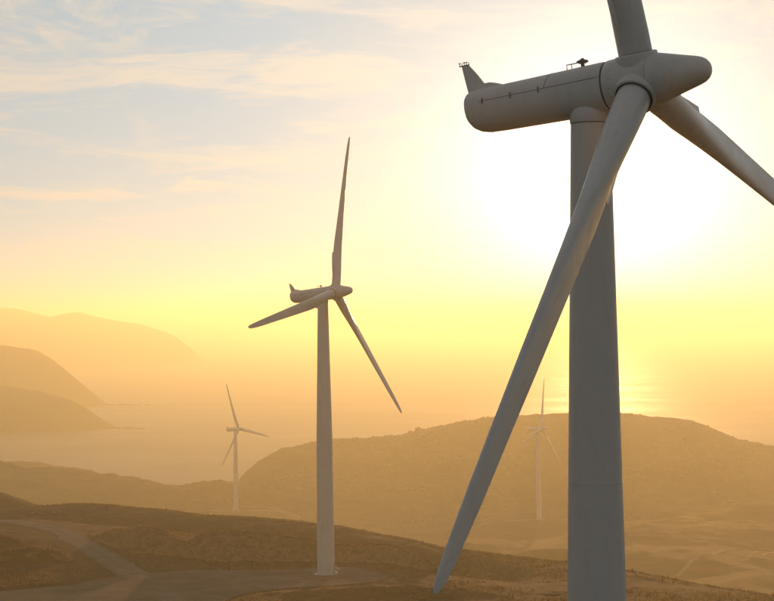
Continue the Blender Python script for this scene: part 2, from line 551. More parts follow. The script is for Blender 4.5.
# ------------------------------------------------------------------ land mesh (fan-shaped grid, denser where it is seen)
uu = np.concatenate([np.linspace(-0.60, -0.26, 60, endpoint=False), np.linspace(-0.26, 0.26, 640, endpoint=False), np.linspace(0.26, 0.60, 60)])
rows = np.concatenate([np.linspace(-160, 340, 70, endpoint=False), np.linspace(340, 700, 420, endpoint=False), np.linspace(700, 1000, 40, endpoint=False),
                       np.linspace(1000, 1400, 90, endpoint=False), np.linspace(1400, 2120, 240, endpoint=False), np.linspace(2120, 2480, 50)])
YY, UU = np.meshgrid(rows, uu, indexing='ij')
XX = UU * (np.maximum(YY, 0) + 120.0) * np.where(np.abs(UU) > 0.26, 1.0, 1.0)
ZZ = terrain(XX.copy(), YY.copy())
nr, nc = XX.shape
V = np.stack([XX, YY, ZZ], -1).reshape(-1, 3)
I = np.arange(nr * nc).reshape(nr, nc)
Fq = np.stack([I[:-1, :-1], I[:-1, 1:], I[1:, 1:], I[1:, :-1]], -1).reshape(-1, 4)
hill = np_obj('hills', V, Fq, M_LAND)
# clay cut faces: steep ground around the pad and along the road
gy = np.gradient(ZZ, axis=0) / np.gradient(YY, axis=0)
gx = np.gradient(ZZ, axis=1) / np.gradient(XX, axis=1)
steep = np.hypot(gx, gy)
ycb, _zb = crest(XX, BANK)
face = sstep(YY, ycb - 30, ycb - 20) * (1 - sstep(YY, ycb - 1.5, ycb + 1.0)) * sstep(XX, -92, -80) * (1 - sstep(XX, 4, 14))
face2 = (1 - sstep(np.sqrt(((XX + 105) / 45.0) ** 2 + ((YY - 442) / 19.0) ** 2), 0.75, 1.0))
cutv = np.clip(np.maximum(face * 0.95, face2 * 0.8) * sstep(steep, 0.10, 0.30), 0, 1) + sstep(steep, 0.35, 0.6) * (YY < 620) * (YY > 300) * 0.5
at_ = hill.data.attributes.new('cut', 'FLOAT', 'POINT')
at_.data.foreach_set('value', np.clip(cutv, 0, 1).astype(np.float32).ravel())
tag(hill, 'rolling dry grass hills running down to the sea', 'hill', kind='structure')



def ground(x, y):
    """height on the built grid (bilinear)"""
    x = np.atleast_1d(np.asarray(x, float)); y = np.atleast_1d(np.asarray(y, float))
    ri = np.clip(np.searchsorted(rows, y) - 1, 0, nr - 2)
    fy = (y - rows[ri]) / (rows[ri + 1] - rows[ri])
    u = x / (np.maximum(y, 0) + 120.0)
    ci = np.clip(np.searchsorted(uu, u) - 1, 0, nc - 2)
    fx = (u - uu[ci]) / (uu[ci + 1] - uu[ci])
    a = ZZ[ri, ci] * (1 - fx) + ZZ[ri, ci + 1] * fx
    bq = ZZ[ri + 1, ci] * (1 - fx) + ZZ[ri + 1, ci + 1] * fx
    return a * (1 - fy) + bq * fy


# ------------------------------------------------------------------ sea
R_SEA = 58000.0
sea = mesh_obj('sea', [(-R_SEA, -R_SEA, 0), (R_SEA, -R_SEA, 0), (R_SEA, R_SEA, 0), (-R_SEA, R_SEA, 0)], [(0, 1, 2, 3)], M_SEA)
tag(sea, 'hazy calm sea below the hills', 'sea', kind='structure')


# ------------------------------------------------------------------ headlands across the bay
def headland(name, tab, x0, x1, depth_f, depth_b, sf, sb, w, amp, wl, nx, ny, label):
    tx = np.array(tab)
    xs = np.linspace(x0, x1, nx)
    ty = np.linspace(-1, 1, ny)
    X, T = np.meshgrid(xs, ty, indexing='xy')
    yc, zz = crest(X, tab)
    Y = yc + np.where(T < 0, T * depth_f, T * depth_b)
    t = Y - yc
    d = np.sqrt(t * t + w * w) - w
    Z = zz - d * np.where(t < 0, sf, sb)
    hgt = np.clip(zz / np.max(tx[:, 2]), 0.05, 1)
    Z = Z + (fbm(X, Y, wl, 6, 0.52, ox=3.7) * 0.5 - np.abs(fbm(X, Y, wl * 0.8, 5, 0.5)) * np.clip(-t / (w * 3), 0, 1)) * amp * hgt
    Z = np.maximum(Z, -8)
    Iq = np.arange(nx * ny).reshape(ny, nx)
    Fh = np.stack([Iq[:-1, :-1], Iq[:-1, 1:], Iq[1:, 1:], Iq[1:, :-1]], -1).reshape(-1, 4)
    o = np_obj(name, np.stack([X, Y, Z], -1).reshape(-1, 3), Fh, M_HEAD)
    return tag(o, label, 'headland', kind='structure')


H1 = [(-1900, 3800, 190), (-1090.1, 3650, 140), (-895.7, 3600, 104), (-767.3, 3560, 84), (-684.4, 3540, 70), (-621.9, 3520, 54), (-591, 3510, 40),
      (-560.4, 3500, 20.4), (-535.7, 3490, 7.1), (-514.9, 3480, 1.0), (-480, 3480, -6)]
H2 = [(-2600, 4700, 230), (-1517.2, 4650, 184.9), (-1194.4, 4600, 168.6), (-1062, 4580, 162.1), (-981.5, 4560, 156.3), (-928.8, 4550, 148.2), (-881.5, 4540, 140.2),
      (-849.5, 4530, 122.4), (-810.3, 4520, 92), (-758.8, 4510, 49.1), (-725.8, 4505, 21.4), (-705.1, 4500, 6.3), (-665, 4490, 1.0), (-620, 4490, -6)]
H3 = [(-5600, 9500, 250), (-3033.7, 9300.0, 257.6), (-2516.5, 9300.0, 313.4), (-1999.9, 9300.0, 302.0), (-1896.6, 9300.0, 290.4), (-1819.3, 9300.0, 268.8), (-1742.0, 9300.0, 247.3), (-1664.3, 9300.0, 267.0), (-1586.7, 9300.0, 276.4), (-1509.5, 9300.0, 254.8), (-1432.2, 9300.0, 233.2), (-1277.4, 9300.0, 205.5), (-1174.5, 9300.0, 173.3), (-1097.3, 9300.0, 141.4), (-1030.7, 9300.0, 88.9), (-989.8, 9300.0, 52.3), (-943.8, 9300.0, 5.2), (-908.0, 9300.0, -26.2), (-860, 9300, -8)]
headland('headland', H1, -1800, -485, 260, 500, 0.75, 0.45, 30, 10, 130, 320, 110, 'low dark headland ending in a rocky point in the bay')
headland('headland', H2, -2500, -625, 420, 900, 0.62, 0.45, 40, 18, 260, 320, 110, 'tall steep headland sloping down to the bay behind the low point')
headland('headland', H3, -5400, -880, 1100, 1300, 0.50, 0.40, 110, 22, 600, 360, 110, 'farthest headland fading into the haze on the horizon')


# ------------------------------------------------------------------ road, pad and tracks
def strip(name, P, half, zf, mat, label, lift=0.0, wob=0.5):
    """a ribbon with ragged edges that follows the ground"""
    d = np.gradient(P, axis=0)
    nrm = np.stack([-d[:, 1], d[:, 0]], -1) / np.linalg.norm(d, axis=1)[:, None]
    nw = 13
    vs = []
    for k in range(nw):
        s = -1 + 2 * k / (nw - 1)
        e = half * s + (np.sign(s) * fbm(P[:, 0] + 31 * np.sign(s), P[:, 1], 7, 3) * wob if abs(s) > 0.99 else 0)
        q = P + nrm * np.reshape(e, (-1, 1)) if np.ndim(e) else P + nrm * e
        z = zf(q[:, 0], q[:, 1]) + lift - 0.04 * s * s
        vs.append(np.column_stack([q, z]))
    Vs = np.stack(vs, 1)
    nn = len(P)
    Iq = np.arange(nn * nw).reshape(nn, nw)
    Fs = np.stack([Iq[:-1, :-1], Iq[:-1, 1:], Iq[1:, 1:], Iq[1:, :-1]], -1).reshape(-1, 4)
    o = np_obj(name, Vs.reshape(-1, 3), Fs, mat)
    prof = np.interp(np.linspace(-1, 1, nw), [-1, -0.7, -0.45, -0.2, 0, 0.2, 0.45, 0.7, 1], [0.0, 0.45, 1.0, 0.5, 0.35, 0.5, 1.0, 0.45, 0.0])
    ra = o.data.attributes.new('worn', 'FLOAT', 'POINT')
    ra.data.foreach_set('value', np.tile(prof, nn).astype(np.float32))
    return tag(o, label, 'road', kind='structure')


RP = polyline(ROAD, 1.5)


def road_z(x, y):
    return np.interp(y, [130, 200, 330, 395, 430, 500, 560, 600], [146.4, 144.5, 140.2, 139.1, 139.0, 139.4, 139.6, 138.8]) + 0.02


strip('gravel_road', RP, 3.9, road_z, M_GRAVEL, 'grey gravel road winding across the grassy plateau')
# pad: triangulated polygon with a few rings inside
bm = bmesh.new()
pp = PADS[:-1]
vsn = [bm.verts.new((p[0] + float(fbm(np.array([p[0]]), np.array([p[1]]), 6, 3)[0]) * 0.5, p[1], PADZ + 0.035)) for p in pp]
bm.faces.new(vsn)
bmesh.ops.triangulate(bm, faces=bm.faces)
pad = bm_obj('gravel_pad', bm, M_GRAVEL, None, smooth=False)
tag(pad, 'flat grey gravel pad around the turbine foot', 'pad', kind='structure')
TR1 = polyline([(150, 985), (170.9, 1028.5), (180.7, 1052.3), (193, 1081.4), (206.6, 1112.2), (223.4, 1134.7), (245.5, 1152.6), (284.2, 1164.3), (360, 1180)], 4)
TR2 = polyline([(205, 1066), (215.1, 1083.9), (227.8, 1110.3), (241.3, 1133), (265.2, 1166.1), (310, 1210)], 4)
TR3 = polyline([(40, 1395), (90, 1415), (134.3, 1421.1), (182.7, 1430.1), (227.3, 1411.1), (247, 1368.7), (282.6, 1346.1), (360, 1334.1)], 4)
TR4 = polyline([(-330, 1560), (-240, 1535), (-180, 1528), (-120, 1516), (-60, 1530), (0, 1500)], 4)
for P_, w_, lb in ((TR1, 1.6, 'pale farm track curving up the valley spur'), (TR2, 1.3, 'short pale track branching beside the curved valley track'),
                   (TR3, 1.8, 'pale access track across the valley floor to a far turbine'), (TR4, 1.8, 'pale access track below the bay ridge to a far turbine')):
    strip('farm_track', P_, w_, ground, M_TRACK, lb, lift=0.3, wob=0.8)


# ------------------------------------------------------------------ wind turbines
def lathe_x(profile, seg=48, cap0=True, cap1=True):
    """surface of revolution about the X axis; profile = [(x, r)]"""
    bm = bmesh.new()
    rings = []
    for (x, r) in profile:
        rings.append([bm.verts.new((x, r * math.cos(2 * math.pi * k / seg), r * math.sin(2 * math.pi * k / seg))) for k in range(seg)])
    for a, b_ in zip(rings[:-1], rings[1:]):
        for k in range(seg):
            bm.faces.new((a[k], a[(k + 1) % seg], b_[(k + 1) % seg], b_[k]))
    if cap0: bm.faces.new(rings[0])
    if cap1: bm.faces.new(rings[-1])
    return bm


def lathe_z(profile, seg=64, cap0=True, cap1=True):
    bm = lathe_x(profile, seg, cap0, cap1)
    for v in bm.verts:
        x, y, z = v.co
        v.co = (y, z, x)
    return bm


def loft(sections, closed_ends=True):
    bm = bmesh.new()
    rings = [[bm.verts.new(p) for p in sec] for sec in sections]
    nS = len(rings[0])
    for a, b_ in zip(rings[:-1], rings[1:]):
        for k in range(nS):
            bm.faces.new((a[k], a[(k + 1) % nS], b_[(k + 1) % nS], b_[k]))
    if closed_ends:
        bm.faces.new(rings[0]); bm.faces.new(rings[-1])
    return bm


def box_bm(c, s, bevel=0.0):
    bm = bmesh.new()
    bmesh.ops.create_cube(bm, size=1.0)
    for v in bm.verts:
        v.co = (c[0] + v.co.x * s[0], c[1] + v.co.y * s[1], c[2] + v.co.z * s[2])
    if bevel:
        bmesh.ops.bevel(bm, geom=bm.edges[:], offset=bevel, segments=2, affect='EDGES')
    return bm


def tube_bm(pts, r, seg=8, bm=None):
    bm = bm or bmesh.new()
    rings = []
    for i, p in enumerate(pts):
        p = Vector(p)
        a = Vector(pts[max(i - 1, 0)]); c = Vector(pts[min(i + 1, len(pts) - 1)])
        d = (c - a).normalized()
        q = d.to_track_quat('Z', 'Y')
        rr = r[i] if isinstance(r, (list, tuple)) else r
        rings.append([bm.verts.new(p + q @ Vector((rr * math.cos(2 * math.pi * k / seg), rr * math.sin(2 * math.pi * k / seg), 0))) for k in range(seg)])
    for a, b_ in zip(rings[:-1], rings[1:]):
        for k in range(seg):
            bm.faces.new((a[k], a[(k + 1) % seg], b_[(k + 1) % seg], b_[k]))
    bm.faces.new(rings[0]); bm.faces.new(rings[-1])
    return bm


TILT, OVER, RT = 0.088, 3.60, 41.2
# blade stations: radius, chord, relative thickness, twist (deg), roundness (1 = circle)
STN = [(1.75, 2.16, 1.0, 14, 1.0), (3.0, 2.16, 1.0, 14, 1.0), (4.5, 2.20, 0.95, 14, 0.85), (6.0, 2.42, 0.80, 14, 0.55),
       (8.0, 2.60, 0.62, 13, 0.22), (10.0, 2.74, 0.48, 11.5, 0.05), (12.5, 2.72, 0.37, 9.5, 0.0), (16, 2.50, 0.30, 7, 0.0),
       (20, 2.28, 0.24, 5, 0.0), (25, 2.02, 0.21, 3, 0.0), (30, 1.72, 0.19, 1.5, 0.0), (34.5, 1.50, 0.18, 0.5, 0.0),
       (38, 1.20, 0.17, 0, 0.0), (40, 0.92, 0.17, 0, 0.0), (40.9, 0.55, 0.17, 0, 0.0), (41.2, 0.16, 0.2, 0, 0.0)]
SR = [s[0] for s in STN]


def stn(r):
    return [float(np.interp(r, SR, [s[k] for s in STN])) for k in range(1, 5)]


NP = 40


def blade_section(r, scale=1.0):
    c, th, tw, rd = stn(r)
    tw = math.radians(tw)
    pts = []
    for k in range(NP):
        a = 2 * math.pi * k / NP
        xc = 0.5 * (1 - math.cos(a))              # 0 at LE, 1 at TE
        sgn = 1 if a <= math.pi else -1
        yt = 5 * th * (0.2969 * math.sqrt(xc) - 0.126 * xc - 0.3516 * xc ** 2 + 0.2843 * xc ** 3 - 0.1015 * xc ** 4)
        yt += 0.012 * xc
        cam_ = 0.03 * 4 * xc * (1 - xc)
        ya, xa = (0.30 - xc) * c, (sgn * yt - cam_) * c        # along chord (LE +), across (upwind +)
        yr_, xr = 0.5 * c * math.cos(a), 0.5 * c * th * math.sin(a)
        yl = ya * (1 - rd) + yr_ * rd
        xl = xa * (1 - rd) + xr * rd
        s = r / RT
        bend = 0.8 * s * s - 0.4 * s
        pts.append((xl * math.cos(tw) + yl * math.sin(tw) + bend, yl * math.cos(tw) - xl * math.sin(tw), r))
    return pts


def blade_mesh():
    rs = [1.75, 2.2, 3, 3.75, 4.5, 5.2, 6, 7, 8, 9, 10, 11.2, 12.5, 14, 16, 18, 20, 22.5, 25, 27.5, 30, 32.5, 34.5, 36.5, 38, 39.2, 40, 40.5, 40.9, 41.1, 41.2]
    return loft([blade_section(r) for r in rs])


def strip_mesh(r0=3.4, r1=9.6):
    """thin plate along the trailing edge near the root"""
    secs = []
    for i in range(9):
        r = r0 + (r1 - r0) * i / 8
        s = blade_section(r)
        te = Vector(s[NP // 2]); c, th, tw, rd = stn(r)
        tw = math.radians(tw)
        out = Vector((-math.sin(tw), -math.cos(tw), 0)); acr = Vector((math.cos(tw), -math.sin(tw), 0))
        wv = 0.42 * min(1, (i + 1) / 2.5)
        secs.append([te - out * 0.12 + acr * 0.035, te + out * wv + acr * 0.02, te + out * wv - acr * 0.02, te - out * 0.12 - acr * 0.035])
    return loft(secs)


def nac_section(x, top, bot, half, n=40, ex=2.35):
    cz, rz = (top + bot) / 2, (top - bot) / 2
    pts = []
    for k in range(n):
        a = 2 * math.pi * k / n
        c, s = math.cos(a), math.sin(a)
        pts.append((x, half * math.copysign(abs(c) ** (2 / ex), c), cz + rz * math.copysign(abs(s) ** (2 / ex), s)))
    return pts


# x, top, bottom, half width
NSEC = [(-8.86, 0.95, -0.25, 0.80), (-8.82, 1.18, -0.62, 1.06), (-8.70, 1.30, -0.95, 1.22), (-8.45, 1.38, -1.22, 1.34), (-8.1, 1.42, -1.40, 1.40),
        (-7.6, 1.44, -1.50, 1.43), (-6.5, 1.46, -1.54, 1.46), (-4.5, 1.50, -1.57, 1.50), (-2.0, 1.55, -1.60, 1.55), (0.2, 1.60, -1.63, 1.60),
        (1.2, 1.62, -1.64, 1.62), (1.46, 1.60, -1.62, 1.60)]


def nac_at(x):
    xs = [s[0] for s in NSEC]
    return [float(np.interp(x, xs, [s[k] for s in NSEC])) for k in (1, 2, 3)]


def nac_surf(x, ang, off=0.0):
    """point on the nacelle skin at angle ang (0 = +Y side, 90 = top), pushed out by off"""
    top, bot, half = nac_at(x)
    ex = 2.35
    cz, rz = (top + bot) / 2, (top - bot) / 2
    c, s = math.cos(ang), math.sin(ang)
    return Vector((x, (half + off) * math.copysign(abs(c) ** (2 / ex), c), cz + (rz + off) * math.copysign(abs(s) ** (2 / ex), s)))


def skin_strip(path, w, off, thick):
    """a shallow raised strip on the nacelle skin; path = [(x, ang)]"""
    secs = []
    P = [nac_surf(x, a, off) for x, a in path]
    for i, p in enumerate(P):
        d = (P[min(i + 1, len(P) - 1)] - P[max(i - 1, 0)]).normalized()
        x, a = path[i]
        nv = Vector((0, math.cos(a), math.sin(a)))
        s = d.cross(nv).normalized()
        secs.append([p + s * w + nv * thick, p - s * w + nv * thick, p - s * w - nv * 0.03, p + s * w - nv * 0.03])
    return loft(secs)


def make_turbine():
    """parts list: (name, mesh object, frame, parent name); frames: 'tower', 'nacelle', 'rotor'"""
    root = bpy.data.objects.new('wind_turbine', None)
    COL.objects.link(root)
    root.empty_display_size = 3
    parts = {}
    H = 68.1
    prof = [(0.0, 2.12), (0.25, 2.12), (0.26, 2.10)]
    secs = [20.0, 43.0]
    hz = np.linspace(0.3, H - 1.98, 40)
    for z in hz:
        f = z / (H - 2)
        prof.append((z, float(np.interp(f, [0, 0.5, 1], [2.12, 1.93, 1.27]))))
    tower = bm_obj('tower', lathe_z(prof, 72), M_WHITE, root, angle=50)
    for z in secs:
        r = float(np.interp(z / (H - 2), [0, 0.5, 1], [2.12, 1.93, 1.27]))
        bm_obj('section_joint', lathe_z([(z - 0.045, r - 0.02), (z - 0.04, r + 0.016), (z + 0.04, r + 0.016), (z + 0.045, r - 0.02)], 72, False, False), M_WHITE, tower)
    # tower door with frame and stairs on the side facing the road
    ddoor = bm_obj('door', box_bm((0, -2.09, 2.1), (0.95, 0.10, 2.1), 0.03), M_METAL, tower)
    ddoor.rotation_euler.z = 1.95
    st = bmesh.new()
    for k in range(4):
        t_ = box_bm((0, -2.35 - 0.28 * k, 0.85 - 0.22 * k), (1.1, 0.28, 0.06))
        me_ = bpy.data.meshes.new('tmp'); t_.to_mesh(me_); t_.free(); st.from_mesh(me_); bpy.data.meshes.remove(me_)
    for sx in (-0.58, 0.58):
        tube_bm([(sx, -2.2, 1.9), (sx, -3.3, 1.1), (sx, -3.3, 0.0)], 0.04, 6, st)
        tube_bm([(sx, -2.2, 0.9), (sx, -3.3, 0.05)], 0.05, 6, st)
    so = bm_obj('door_steps', st, M_METAL, root, smooth=False)
    so.rotation_euler.z = 1.95
    bm_obj('foundation_ring', lathe_z([(-0.6, 2.9), (0.10, 2.9), (0.16, 2.84), (0.16, 2.0)], 64, True, False), M_CONC, root)
    # yaw collar with a domed shoulder
    bm_obj('yaw_collar', lathe_z([(H - 2.10, 1.30), (H - 2.02, 1.33), (H - 1.55, 1.34), (H - 1.25, 1.30), (H - 1.0, 1.16), (H - 0.82, 0.9), (H - 0.75, 0.5)], 56), M_WHITE, root)
    bm_obj('yaw_gap', lathe_z([(H - 2.16, 1.20), (H - 2.155, 1.285), (H - 2.105, 1.285), (H - 2.10, 1.20)], 56), M_SEAM, root)

    # nacelle
    nf = Matrix.Translation((0, 0, H)) @ Matrix.Rotation(-TILT, 4, 'Y')     # +X tips upwards
    nac = bm_obj('nacelle', loft([nac_section(*s) for s in NSEC]), M_WHITE, root, angle=40)
    nac.matrix_local = nf
    # side seam with four latches on both flanks
    for side in (-1, 1):
        a0 = math.radians(14) if side > 0 else math.radians(180 - 14)
        bm_obj('side_seam', skin_strip([(-7.45 + 0.35 * k, a0) for k in range(26)], 0.014, 0.0, 0.012), M_SEAM, nac)
        for xl in (-7.2, -5.05, -2.95):
            bm_obj('latch', skin_strip([(xl, a0 + math.radians(d) * side) for d in (-7, -3, 0, 3, 7)], 0.05, 0.0, 0.045), M_METAL, nac)
    for xs in (-2.55,):
        bm_obj('panel_seam', skin_strip([(xs + 0.25 * math.sin(k / 9 * 1.57), math.radians(14 + (166 - 14) * k / 18)) for k in range(19)], 0.018, 0.0, 0.010), M_SEAM, nac)
    # roof hatch hump in front of the fin
    hump = loft([[(x, y * hw, nac_at(x)[0] - 0.25 + (0.25 + hh) * zf) for (y, zf) in ((-1, 0), (-0.8, 0.85), (-0.3, 1), (0.3, 1), (0.8, 0.85), (1, 0))]
                 for (x, hw, hh) in ((-8.1, 0.5, 0.30), (-7.6, 0.6, 0.34), (-7.2, 0.6, 0.34), (-6.7, 0.5, 0.20), (-6.2, 0.3, 0.0))])
    bm_obj('roof_hatch', hump, M_WHITE, nac)
    # tail fin carrying the wind instruments
    fin = loft([[(xr, -t, z), (xr + 0.1, -t * 1.1, z), (xf, -t * 0.4, z), (xf, t * 0.4, z), (xr + 0.1, t * 1.1, z), (xr, t, z)]
                for (xr, xf, t, z) in ((-8.72, -7.35, 0.30, 0.9), (-8.84, -7.40, 0.28, 1.35), (-8.95, -7.72, 0.24, 1.8), (-9.12, -8.20, 0.17, 2.5), (-9.24, -8.64, 0.11, 3.05), (-9.27, -8.76, 0.09, 3.2))])
    fin_o = bm_obj('tail_fin', fin, M_WHITE, nac, angle=30)
    bar = bmesh.new()
    tube_bm([(-9.50, 0, 3.24), (-8.74, 0, 3.24)], 0.045, 6, bar)
    for k in range(5):
        x = -9.47 + 0.175 * k
        tube_bm([(x, 0, 3.24), (x, 0, 3.43)], 0.028, 6, bar)
        if k in (0, 2, 3):
            tube_bm([(x - 0.07, 0, 3.44), (x + 0.07, 0, 3.44)], 0.035, 6, bar)
    bm_obj('instrument_rail', bar, M_METAL, nac)
    # warning light and small rail on the roof
    zt = nac_at(-0.35)[0]
    bm_obj('warning_light', lathe_z([(zt - 0.05, 0.13), (zt + 0.22, 0.13), (zt + 0.24, 0.22), (zt + 0.32, 0.38), (zt + 0.38, 0.40), (zt + 0.44, 0.33), (zt + 0.47, 0.16), (zt + 0.56, 0.12), (zt + 0.59, 0.05)], 20), M_METAL, nac).location = (-0.35, 0, 0)
    rl = bmesh.new()
    zt2 = nac_at(-1.4)[0]
    tube_bm([(-1.5, 0.0, zt2 - 0.05), (-1.5, 0.0, zt2 + 0.36), (-0.75, 0.0, zt2 + 0.36)], 0.04, 6, rl)
    tube_bm([(-1.15, 0.0, zt2 - 0.05), (-1.15, 0.0, zt2 + 0.36)], 0.03, 6, rl)
    bm_obj('roof_rail', rl, M_METAL, nac)

    # rotor: hub, nose cone, blades
    hf = nf @ Matrix.Translation((OVER, 0, 0))
    hub = bm_obj('hub', lathe_x([(-2.02, 1.40), (-2.02, 1.62), (-1.95, 1.67), (-1.2, 1.70), (0.0, 1.71), (0.6, 1.70), (0.96, 1.66)], 64), M_WHITE, root, angle=40)
    hub.matrix_local = hf
    bm_obj('rotor_gap', lathe_x([(-2.16, 1.2), (-2.15, 1.57), (-2.03, 1.57), (-2.02, 1.2)], 64), M_SEAM, hub)
    bm_obj('nose_cone', lathe_x([(0.975, 1.30), (0.975, 1.635), (1.02, 1.65), (1.6, 1.52), (2.6, 1.25), (3.4, 1.04), (3.9, 0.91), (4.25, 0.79), (4.5, 0.62), (4.66, 0.42), (4.73, 0.20), (4.745, 0.03)], 64), M_WHITE, hub, angle=60)
    for k in range(18):
        a = 2 * math.pi * (k + 0.5) / 18
        bt = bm_obj('bolt', lathe_x([(-0.03, 0.032), (0.018, 0.032), (0.024, 0.02)], 8), M_SEAM, hub) if k == 0 else parts['bolt'].copy()
        if k: COL.objects.link(bt); bt.parent = hub
        parts.setdefault('bolt', bt)
        bt.matrix_local = Matrix.Rotation(a, 4, 'X') @ Matrix.Translation((-1.45, 0, 1.69)) @ Matrix.Rotation(-math.pi / 2, 4, 'Y')
    bme = bm_obj('blade', blade_mesh(), M_BLADE, root, angle=60)
    collar_src = strip_src = gap_src = None
    for k in range(3):
        blade = bme if k == 0 else bme.copy()
        if k: COL.objects.link(blade); blade.parent = root
        blade['phase'] = k
        if k == 0:
            collar_src = bm_obj('blade_collar', lathe_z([(0.9, 1.36), (1.62, 1.36), (1.72, 1.34), (1.76, 1.28), (1.76, 1.20)], 56, False, False), M_WHITE, blade)
            gap_src = bm_obj('root_gap', lathe_z([(1.70, 1.215), (1.70, 1.06), (1.86, 1.06), (1.86, 1.10)], 48, False, False), M_SEAM, blade)
            strip_src = bm_obj('trailing_strip', strip_mesh(), M_BLADE, blade, angle=20)
        else:
            for src in (collar_src, gap_src, strip_src):
                c = src.copy(); COL.objects.link(c); c.parent = blade
    return root


def copy_tree(o, parent=None):
    c = o.copy()
    COL.objects.link(c)
    c.parent = parent
    for ch in list(o.children):
        copy_tree(ch, c)
    return c


T_LABEL = ['huge wind turbine whose thick grey tower and nacelle block the sun',
           'wind turbine standing on the gravel pad beside the grassy cut bank',
           'small hazy wind turbine on the ridge above the bay',
           'faint hazy wind turbine in the valley before the big hill']
proto = make_turbine()
turbines = [proto] + [copy_tree(proto) for _ in range(3)]
for o, (tx, ty, hz, ph, yaw, th), lb in zip(turbines, TURB, T_LABEL):
    tag(o, lb, 'wind turbine', 'wind turbines of the wind farm')
    # local +X is the upwind axis (sin yaw, -cos yaw)
    o.location = (tx, ty, hz - th)
    o.rotation_euler = (0, 0, yaw - math.pi / 2)
    dz = th - 68.1
    hf = Matrix.Translation((0, 0, 68.1 + dz)) @ Matrix.Rotation(-TILT, 4, 'Y')
    for ch in o.children:
        base = ch.name.split('.')[0]
        if base == 'nacelle':
            ch.matrix_local = hf
        elif base == 'hub':
            ch.matrix_local = hf @ Matrix.Translation((OVER, 0, 0)) @ Matrix.Rotation(ph, 4, 'X')
        elif base == 'blade':
            k = ch['phase']
            ch.matrix_local = hf @ Matrix.Translation((OVER, 0, 0)) @ Matrix.Rotation(ph + k * 2 * math.pi / 3, 4, 'X')
        elif base == 'tower' and dz:
            ch.scale = (1, 1, (66.12 + dz) / 66.12)
        elif base in ('yaw_collar', 'yaw_gap') and dz:
            ch.location.z = dz

# ------------------------------------------------------------------ small things on the plateau
def place_z(x, y):
    return float(ground(x, y)[0])


bm = bmesh.new()
tube_bm([(0, 0, -0.3), (0, 0, 1.45)], [0.10, 0.085], 8, bm)
post0 = bm_obj('fence_post', bm, M_METAL)
for i, (x, y, lb) in enumerate(((-100.4, 552.5, 'lone fence post at the edge of the gravel road'),
                                (16.6, 533.0, 'short fence post on the grassy rim of the plateau'),
                                (9.0, 540.0, 'leaning fence post on the grassy rim of the plateau'))):
    o = post0 if i == 0 else post0.copy()
    if i: COL.objects.link(o)
    o.location = (x, y, place_z(x, y)); o.rotation_euler = (0, 0.05 + 0.1 * (i == 2), i)
    tag(o, lb, 'post', 'fence posts')


def rock_mesh(seed, rx, ry, rz, mat, name):
    rg = random.Random(seed)
    bm = bmesh.new()
    bmesh.ops.create_icosphere(bm, subdivisions=2, radius=1.0)
    for v in bm.verts:
        k = 1 + 0.28 * (rg.random() - 0.5)
        v.co = Vector((v.co.x * rx * k, v.co.y * ry * k, max(v.co.z, -0.35) * rz * k))
    return bm_obj(name, bm, mat, None, smooth=True, angle=25)


for i, (x, y, s) in enumerate(((-127.3, 642, 0.55), (-120.1, 645, 0.40), (-117.9, 646, 0.45), (-116.1, 645, 0.38), (-100.8, 650, 0.45))):
    o = rock_mesh(40 + i, s, s * 0.7, s * 0.75, M_ROCK, 'pale_rock')
    o.location = (x, y, place_z(x, y) + 0.15)
    tag(o, ('largest pale rock on the grassy rim, lying apart beside the small hill shoulder', 'small pale rock in the cluster of three on the grassy rim',
            'small pale rock in the cluster of three on the grassy rim', 'small pale rock in the cluster of three on the grassy rim',
            'pale rock lying alone at the top of the grassy rim')[i], 'rock', 'pale rocks on the rim')

# rocks and surf off the two points
k = 0
for (x, y, s) in ((-503, 3478, 7), (-493, 3474, 5), (-484, 3480, 3.5), (-474, 3470, 3), (-512, 3462, 4)):
    o = rock_mesh(60 + k, s * 1.8, s, s * 0.6, M_REEF, 'sea_rock'); k += 1
    o.location = (x, y, 0.4)
    tag(o, 'largest dark rock in the surf off the low headland point' if s == 7 else 'small dark rock in the surf off the low headland point', 'rock', 'rocks off the low point')
for (x, y, s) in ((-655, 4482, 10), (-640, 4478, 7), (-622, 4486, 5), (-600, 4480, 4)):
    o = rock_mesh(60 + k, s * 1.9, s, s * 0.55, M_REEF, 'sea_rock'); k += 1
    o.location = (x, y, 0.4)
    tag(o, 'largest dark rock in the surf off the tall headland' if s == 10 else 'small dark rock in the surf off the tall headland', 'rock', 'rocks off the tall headland')


def foam(pts, w):
    P = polyline(pts, 6)
    d = np.gradient(P, axis=0)
    nrm = np.stack([-d[:, 1], d[:, 0]], -1) / np.linalg.norm(d, axis=1)[:, None]
    e = w * (0.5 + np.abs(fbm(P[:, 0], P[:, 1], 22, 4)) * 1.6)
    a = P + nrm * e[:, None]; b_ = P - nrm * (e * 0.6)[:, None]
    Vs = np.stack([np.column_stack([a, np.full(len(P), 0.12)]), np.column_stack([b_, np.full(len(P), 0.12)])], 1)
    Iq = np.arange(len(P) * 2).reshape(-1, 2)
    Fs = np.stack([Iq[:-1, 0], Iq[:-1, 1], Iq[1:, 1], Iq[1:, 0]], -1)
    return np_obj('surf_foam', Vs.reshape(-1, 3), Fs, M_FOAM)


tag(foam([(-560, 3446), (-535, 3450), (-515, 3455), (-497, 3462), (-480, 3466)], 5), 'white surf along the foot of the low headland point', 'surf', kind='stuff')
tag(foam([(-725, 4448), (-700, 4452), (-680, 4460), (-655, 4466), (-630, 4470), (-605, 4474)], 8), 'white surf along the foot of the tall headland', 'surf', kind='stuff')

